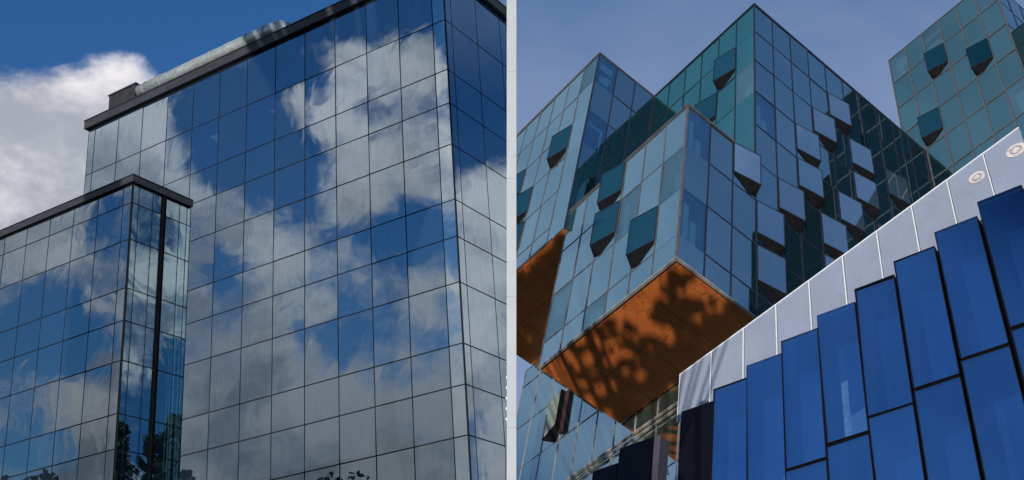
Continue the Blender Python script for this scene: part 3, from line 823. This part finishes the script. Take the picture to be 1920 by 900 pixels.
for (lx, lz, rr) in ((4.769, 0.84, 0.20), (3.91, 0.608, 0.17)):
    ring = []
    for (r0_, r1_) in ((rr * 0.62, rr), (0.0, rr * 0.42)):
        V_, F_ = [], []
        for i in range(20):
            th = i / 20 * 6.28318
            for (q, y) in ((r0_, -0.014), (r1_, -0.014), (r1_, -0.002), (r0_, -0.002)): V_.append((lx + math.cos(th) * q, y, lz + math.sin(th) * q))
        for i in range(20):
            j = (i + 1) % 20
            for a_ in range(4): F_.append((i * 4 + a_, i * 4 + (a_ + 1) % 4, j * 4 + (a_ + 1) % 4, j * 4 + a_))
        ring.append((V_, F_))
    part_mesh('round_lamp', scr, *multi(ring), M['lamp'])

# dark glass box at the foot, with its grey return
dk = 20.8


def pix(x, y, z):   # metres at distance z in front of the viewpoint; used once to set the box out
    c, s_ = math.cos(R(26)), math.sin(R(26)); X = (x - 960) / 2200 * z; Y = (y - 450) / 2200 * z
    return Vector((X, z * c + Y * s_, z * s_ - Y * c))


FD = frame(bu_, VZ.cross(bu_), VZ, pix(1226, 817, dk), KR)
zg = zground(FD, (0, 0, 0), 0.3)
dark = root('dark_glass_box', 'black glass box with a grey metal side at the foot of the cluster', 'building', FD, (-0.4, 0.4, zground(FD, (-0.4, 0.4, 0))))
wd = 0.72


def dpanel(x0, x1, top, y):
    F_ = Face(dark, (0, y, 0), (1, 0, 0), (0, -1, 0))
    z1 = top
    while z1 > zg:
        z0 = max(z1 - 2.9, zg)
        F_.box('dark_panel', x0 + 0.012, x1 - 0.012, -0.03, 0, z0 + 0.02, z1 - 0.02, M['dark_reflect_glass'])
        z1 = z0 - 0.02
    part_box('backing', dark, x0, x1, y + 0.035, y + 0.45, zg, top - 0.004, M['vent_body'])


dpanel(-wd, 0, 0, 0)
dpanel(-wd - 0.55, -wd - 0.003, -0.32, 0.02)
dpanel(-wd - 1.2, -wd - 0.556, -0.9, 0.04)
part_box('metal_return', dark, 0.001, 0.13, 0.02, 0.30, zg, -0.005, M['grey_metal'])

# slim neighbour seen in the gap at the far left of the cluster
FN = Matrix.Translation(pix(955, 668, 82.0) + Vector((0, 0, 1.7)))
nb_ = root('neighbour_building', 'narrow blue windowed building glimpsed between pillar and lower block', 'building', FN, (0, 0, -(FN.translation.z)))
part_box('wall', nb_, -0.4, 0.22, 0, 1.5, -FN.translation.z, -0.5, M['navy_frame'])
for k in range(6):
    z1 = -0.62 - k * 0.75
    w_ = part_box('window', nb_, -0.36, 0.16, -0.03, 0.0, z1 - 0.62, z1, M['blue_glass'])
    q = bpy.data.objects.new('blind', box_mesh('blind', 0.4, 0.01, 0.18, M['blind'])); COL.objects.link(q); q.parent = w_; q.location = (0, -0.022, 0.12)

# ================================================================== 5. pillar added in place of the pale divider strip between the groups
PD = 24.0
pil = root('divider_pillar', 'tall slender pale grey pillar added in place of the divider strip', 'pillar', Matrix.Translation((-0.011 * 1.0, PD, 0)), (0, 0, 0))


def pw(z):
    zz = PD * math.cos(R(26)) + (z - 1.7) * math.sin(R(26)); return 18.0 / 2200 * zz / 2


V_ = []; zl = [0, 3, 6, 9, 12, 15, 18, 21, 24]
for i in range(len(zl) - 1):
    z0, z1 = zl[i] + 0.002, zl[i + 1] - 0.002
    a0, a1 = pw(z0), pw(z1)
    v = [(-a0, 0, z0), (a0, 0, z0), (a0, 0.3, z0), (-a0, 0.3, z0), (-a1, 0, z1), (a1, 0, z1), (a1, 0.3, z1), (-a1, 0.3, z1)]
    part_mesh('pillar_segment', pil, v, box_pts(0, 1, 0, 1, 0, 1)[1], M['pillar'])

# ================================================================== 6. ground and trees
gm = raw_mesh('ground', [(-1500, -1500, 0), (1500, -1500, 0), (1500, 1500, 0), (-1500, 1500, 0)], [(0, 1, 2, 3)], M['ground'])
go = bpy.data.objects.new('ground', gm); COL.objects.link(go); go['kind'] = 'structure'
pm_ = raw_mesh('pavement', [(-40, -8, 0.004), (40, -8, 0.004), (40, 70, 0.004), (-40, 70, 0.004)], [(0, 1, 2, 3)], M['paving'])
po = bpy.data.objects.new('pavement', pm_); COL.objects.link(po); po['kind'] = 'structure'


def conifer(loc, h, seed, label):
    rnd = random.Random(seed)
    t = root('conifer_tree', label, 'tree', Matrix.Translation(loc), (0, 0, 0), 'conifers mirrored in the glazed corner')
    part_mesh('trunk', t, *tube([(0, 0, 0), (0, 0, h * 0.5), (0, 0, h * 0.98)], [h * 0.014, h * 0.008, 0.02], 8), M['bark'])
    V, F = [], []
    n = int(h * 8)
    for i in range(n):
        q = (i + rnd.random()) / n
        z = h * (0.18 + 0.82 * q); rr = h * 0.16 * (1 - q) ** 0.8 * rnd.uniform(0.55, 1.15) + 0.12
        th = rnd.uniform(0, 6.283)
        for s in range(9):
            d = rr * (s + 1) / 9; zz = z - d * 0.25 + rnd.uniform(-.1, .1)
            c = Vector((math.cos(th) * d, math.sin(th) * d, zz)); sz = 0.30 * (1.2 - 0.5 * s / 9)
            for w in range(3):
                a = Vector((rnd.gauss(0, 1), rnd.gauss(0, 1), rnd.gauss(0, .5))).normalized() * sz
                b = Vector((rnd.gauss(0, 1), rnd.gauss(0, 1), rnd.gauss(0, .5))).normalized() * sz
                k = len(V); V += [tuple(c), tuple(c + a), tuple(c + b)]; F.append((k, k + 1, k + 2))
    me = bpy.data.meshes.new('crown'); me.from_pydata(V, [], F); me.materials.append(M['needle'])
    child('crown', me, t, Matrix.Identity(4)); return t


def broadleaf(loc, limbs, clumps, seed, label, leaf=0.16, per=70, group=None):
    """limbs: polylines with radii; clumps: (centre, radius) in local coordinates"""
    rnd = random.Random(seed)
    t = root('broadleaf_tree', label, 'tree', Matrix.Translation(loc), (0, 0, 0), group)
    part_mesh('trunk', t, *limbs[0], M['bark'])
    if len(limbs) > 1: part_mesh('limb', t, *multi(limbs[1:]), M['bark'])
    V, F = [], []
    for cc in clumps:
        c, r = Vector(cc[0]), cc[1]
        for i in range(per):
            p = Vector((rnd.gauss(0, 1), rnd.gauss(0, 1), rnd.gauss(0, 1))).normalized()
            if len(cc) > 2:      # flat spray of leaves along two given directions
                th = rnd.uniform(0, 6.283); q = r * rnd.random() ** 0.5 * rnd.uniform(0.75, 1.15)
                p = c + cc[2] * (math.cos(th) * q) + cc[3] * (math.sin(th) * q) + sd * rnd.gauss(0, 0.5)
            else:
                p = c + p * r * rnd.random() ** 0.5
            a = Vector((rnd.gauss(0, 1), rnd.gauss(0, 1), rnd.gauss(0, 1))).normalized() * leaf
            b = a.cross(Vector((rnd.gauss(0, 1), rnd.gauss(0, 1), rnd.gauss(0, 1)))).normalized() * leaf * 0.6
            k = len(V); V += [tuple(p - a), tuple(p + b), tuple(p + a), tuple(p - b)]; F.append((k, k + 1, k + 2, k + 3))
    me = bpy.data.meshes.new('crown'); me.from_pydata(V, [], F); me.materials.append(M['leaf'])
    child('crown', me, t, Matrix.Identity(4)); return t


# the tree whose shadow dapples the orange underside: it stands behind the viewpoint, towards the low sun
TD = 84.0
def shade_pt(c, l, t, v=B1): return FR @ Vector((c * A, l * B, -v * H)) + sd * t
rnd = random.Random(3)
cl = []
base = shade_pt(-0.9, 3.0, TD); gx = Vector((base.x, base.y, 0))
BLOBS = [(-2.51, 0.6, 0.24), (-2.35, 0.35, 0.18), (-2.36, 0.98, 0.25), (-1.78, 1.94, 0.25), (-2.12, 1.57, 0.22), (-1.66, 1.58, 0.29), (-1.79, 1.01, 0.22), (-1.52, 0.86, 0.22), (-1.39, 1.67, 0.29), (-0.94, 1.54, 0.29), (-0.87, 0.97, 0.24), (-0.61, 0.88, 0.22), (-2.06, 2.82, 0.16), (-1.76, 3.33, 0.2), (-1.38, 3.29, 0.25), (-1.45, 2.76, 0.24), (-1.1, 2.69, 0.25), (-0.51, 2.43, 0.25), (-0.4, 1.89, 0.25), (-0.37, 1.38, 0.22), (-2.68, 3.08, 0.18), (-2.69, 3.54, 0.18), (-2.34, 3.35, 0.16), (-2.52, 4.21, 0.16), (-2.64, 4.55, 0.2), (-2.08, 4.13, 0.15), (-1.87, 5.23, 0.18), (-1.52, 5.08, 0.2), (-1.37, 4.6, 0.2), (-0.81, 4.64, 0.25), (-1.28, 5.57, 0.13), (-0.76, 5.43, 0.22), (-0.49, 4.61, 0.27), (-0.28, 4.06, 0.25), (-0.34, 3.48, 0.25), (-0.8, 3.6, 0.16), (-0.27, 3.03, 0.24), (-0.15, 2.6, 0.24), (-1.38, 4.23, 0.15), (-0.29, 5.49, 0.22), (-0.17, 5.02, 0.25), (-0.05, 4.55, 0.22), (-0.02, 3.88, 0.22), (0.02, 3.35, 0.22), (-0.34, 0.57, 0.15), (-0.31, 0.91, 0.15), (-0.17, 0.33, 0.13), (-0.16, 1.39, 0.18), (-0.13, 1.96, 0.18), (0.09, 2.64, 0.18), (-1.81, 4.69, 0.13), (-2.35, 5.27, 0.11), (-1.0, 3.14, 0.15), (-0.72, 1.99, 0.16)]
BLOBS2 = [(-3.44, 7.72, 0.18), (-3.33, 7.11, 0.16), (-2.71, 6.98, 0.16), (-2.37, 9.24, 0.18), (-1.86, 9.26, 0.2), (-1.43, 9.18, 0.2), (-1.73, 10.22, 0.16), (-1.19, 10.42, 0.24), (-0.67, 10.44, 0.24), (-0.84, 11.2, 0.2), (-0.39, 11.12, 0.2), (-2.08, 8.06, 0.18), (-2.88, 6.48, 0.16), (-2.33, 7.61, 0.14), (-2.82, 8.82, 0.12), (-1.02, 9.85, 0.16)]
ex_ = FR.to_3x3() @ Vector((1, 0, 0)); ey_ = FR.to_3x3() @ Vector((0, 1, 0))
ex_ = ex_ - sd * ex_.dot(sd); ey_ = ey_ - sd * ey_.dot(sd)
for (c, l, r) in BLOBS:
    for q in range(3):
        k_ = (1.0, 0.6, 0.45)[q]
        cl.append((shade_pt(c + rnd.gauss(0, .16) * (q > 0), l + rnd.gauss(0, .16) * (q > 0), TD + rnd.uniform(-4, 4)) - gx, r * k_ * B, ex_, ey_))
for i in range(100):
    cl.append((shade_pt(rnd.uniform(-0.85, 0.35), rnd.uniform(-0.5, 5.8), TD + rnd.uniform(-4, 4)) - gx, rnd.uniform(0.12, 0.24), ex_, ey_))
for i in range(24):
    cl.append((shade_pt(rnd.uniform(-1.75, 0.2), rnd.uniform(0.6, 4.0), TD + rnd.uniform(-4, 4)) - gx, rnd.uniform(0.10, 0.22), ex_, ey_))
for (c, l, r) in BLOBS2:
    cl.append((shade_pt(c, l, TD + rnd.uniform(-4, 4), 5.46) - gx, r * B * 1.6, ex_, ey_))
for i in range(190):
    cl.append((shade_pt(rnd.uniform(-2.9, 0.3), rnd.uniform(6.2, 12.0), TD + rnd.uniform(-4, 4), 5.46) - gx, rnd.uniform(0.15, 0.4), ex_, ey_))
fork = Vector((0.2, 0.2, 17.0))
limbs = [tube([(0, 0, 0), (0.3, 0.1, 6), (-0.1, 0.2, 12), fork, (base - gx)], [0.75, 0.6, 0.5, 0.38, 0.1], 10)]
for cc in cl[::9]:
    q = Vector(cc[0]); m_ = fork.lerp(q, 0.5) + Vector((0, 0, -1.2)); limbs.append(tube([fork + Vector((0, 0, -0.4)), m_, q], [0.2, 0.11, 0.03], 6))
broadleaf(gx, limbs, cl, 5, 'tall leafy tree behind the viewpoint shading the orange underside', leaf=0.13, per=150)

for i, (x, y, h, lb) in enumerate([(17.0, 20.4, 15.0, 'slim dark conifer mirrored lowest in the glazed corner'), (18.8, 21.6, 15.9, 'tall dark conifer mirrored in the glazed corner beside its fin'),
                                   (20.6, 20.4, 15.4, 'broad dark conifer mirrored behind the two others'), (21.5, 22.6, 15.0, 'dark conifer farthest to the right beyond the frame'),
                                   (17.6, 18.7, 14.8, 'narrow dark conifer mirrored at the near edge of the glazed corner'), (20.5, 18.2, 15.2, 'dark conifer mirrored behind the narrow one')]):
    conifer((x, y, 0), h, 20 + i, lb)


for i, (x, y, h, lb) in enumerate([(-18.0, 16.2, 8.0, 'small leafy tree whose top shows low in the left glass wing'), (-19.6, 17.4, 7.75, 'round leafy tree mirrored at the bottom left of the glass wing'),
                                   (-25.6, 28.6, 12.9, 'leafy tree left of the tower mirrored beside the low wing'), (-20.0, 23.4, 11.7, 'leafy tree mirrored at the foot of the tower middle')]):
    rn = random.Random(90 + i)
    cl_ = [((rn.gauss(0, .5), rn.gauss(0, .5), h - 0.5 - abs(rn.gauss(0, .9))), rn.uniform(.25, .5)) for q in range(16)] + [((rn.gauss(0, 1.2), rn.gauss(0, 1.2), h * rn.uniform(.45, .8)), rn.uniform(.5, .9)) for q in range(22)]
    lm_ = [tube([(0, 0, 0), (0.1, 0, h * .4), (0, 0.1, h * .9)], [.2, .14, .03], 8)] + [tube([(0, 0, h * .35), Vector(c) * .6 + Vector((0, 0, h * .2)), c], [.08, .05, .02], 5) for c, r in cl_[16::3]]
    broadleaf(Vector((x, y, 0)), lm_, cl_, 60 + i, lb, leaf=0.14, per=60, group='trees mirrored low in the tower')
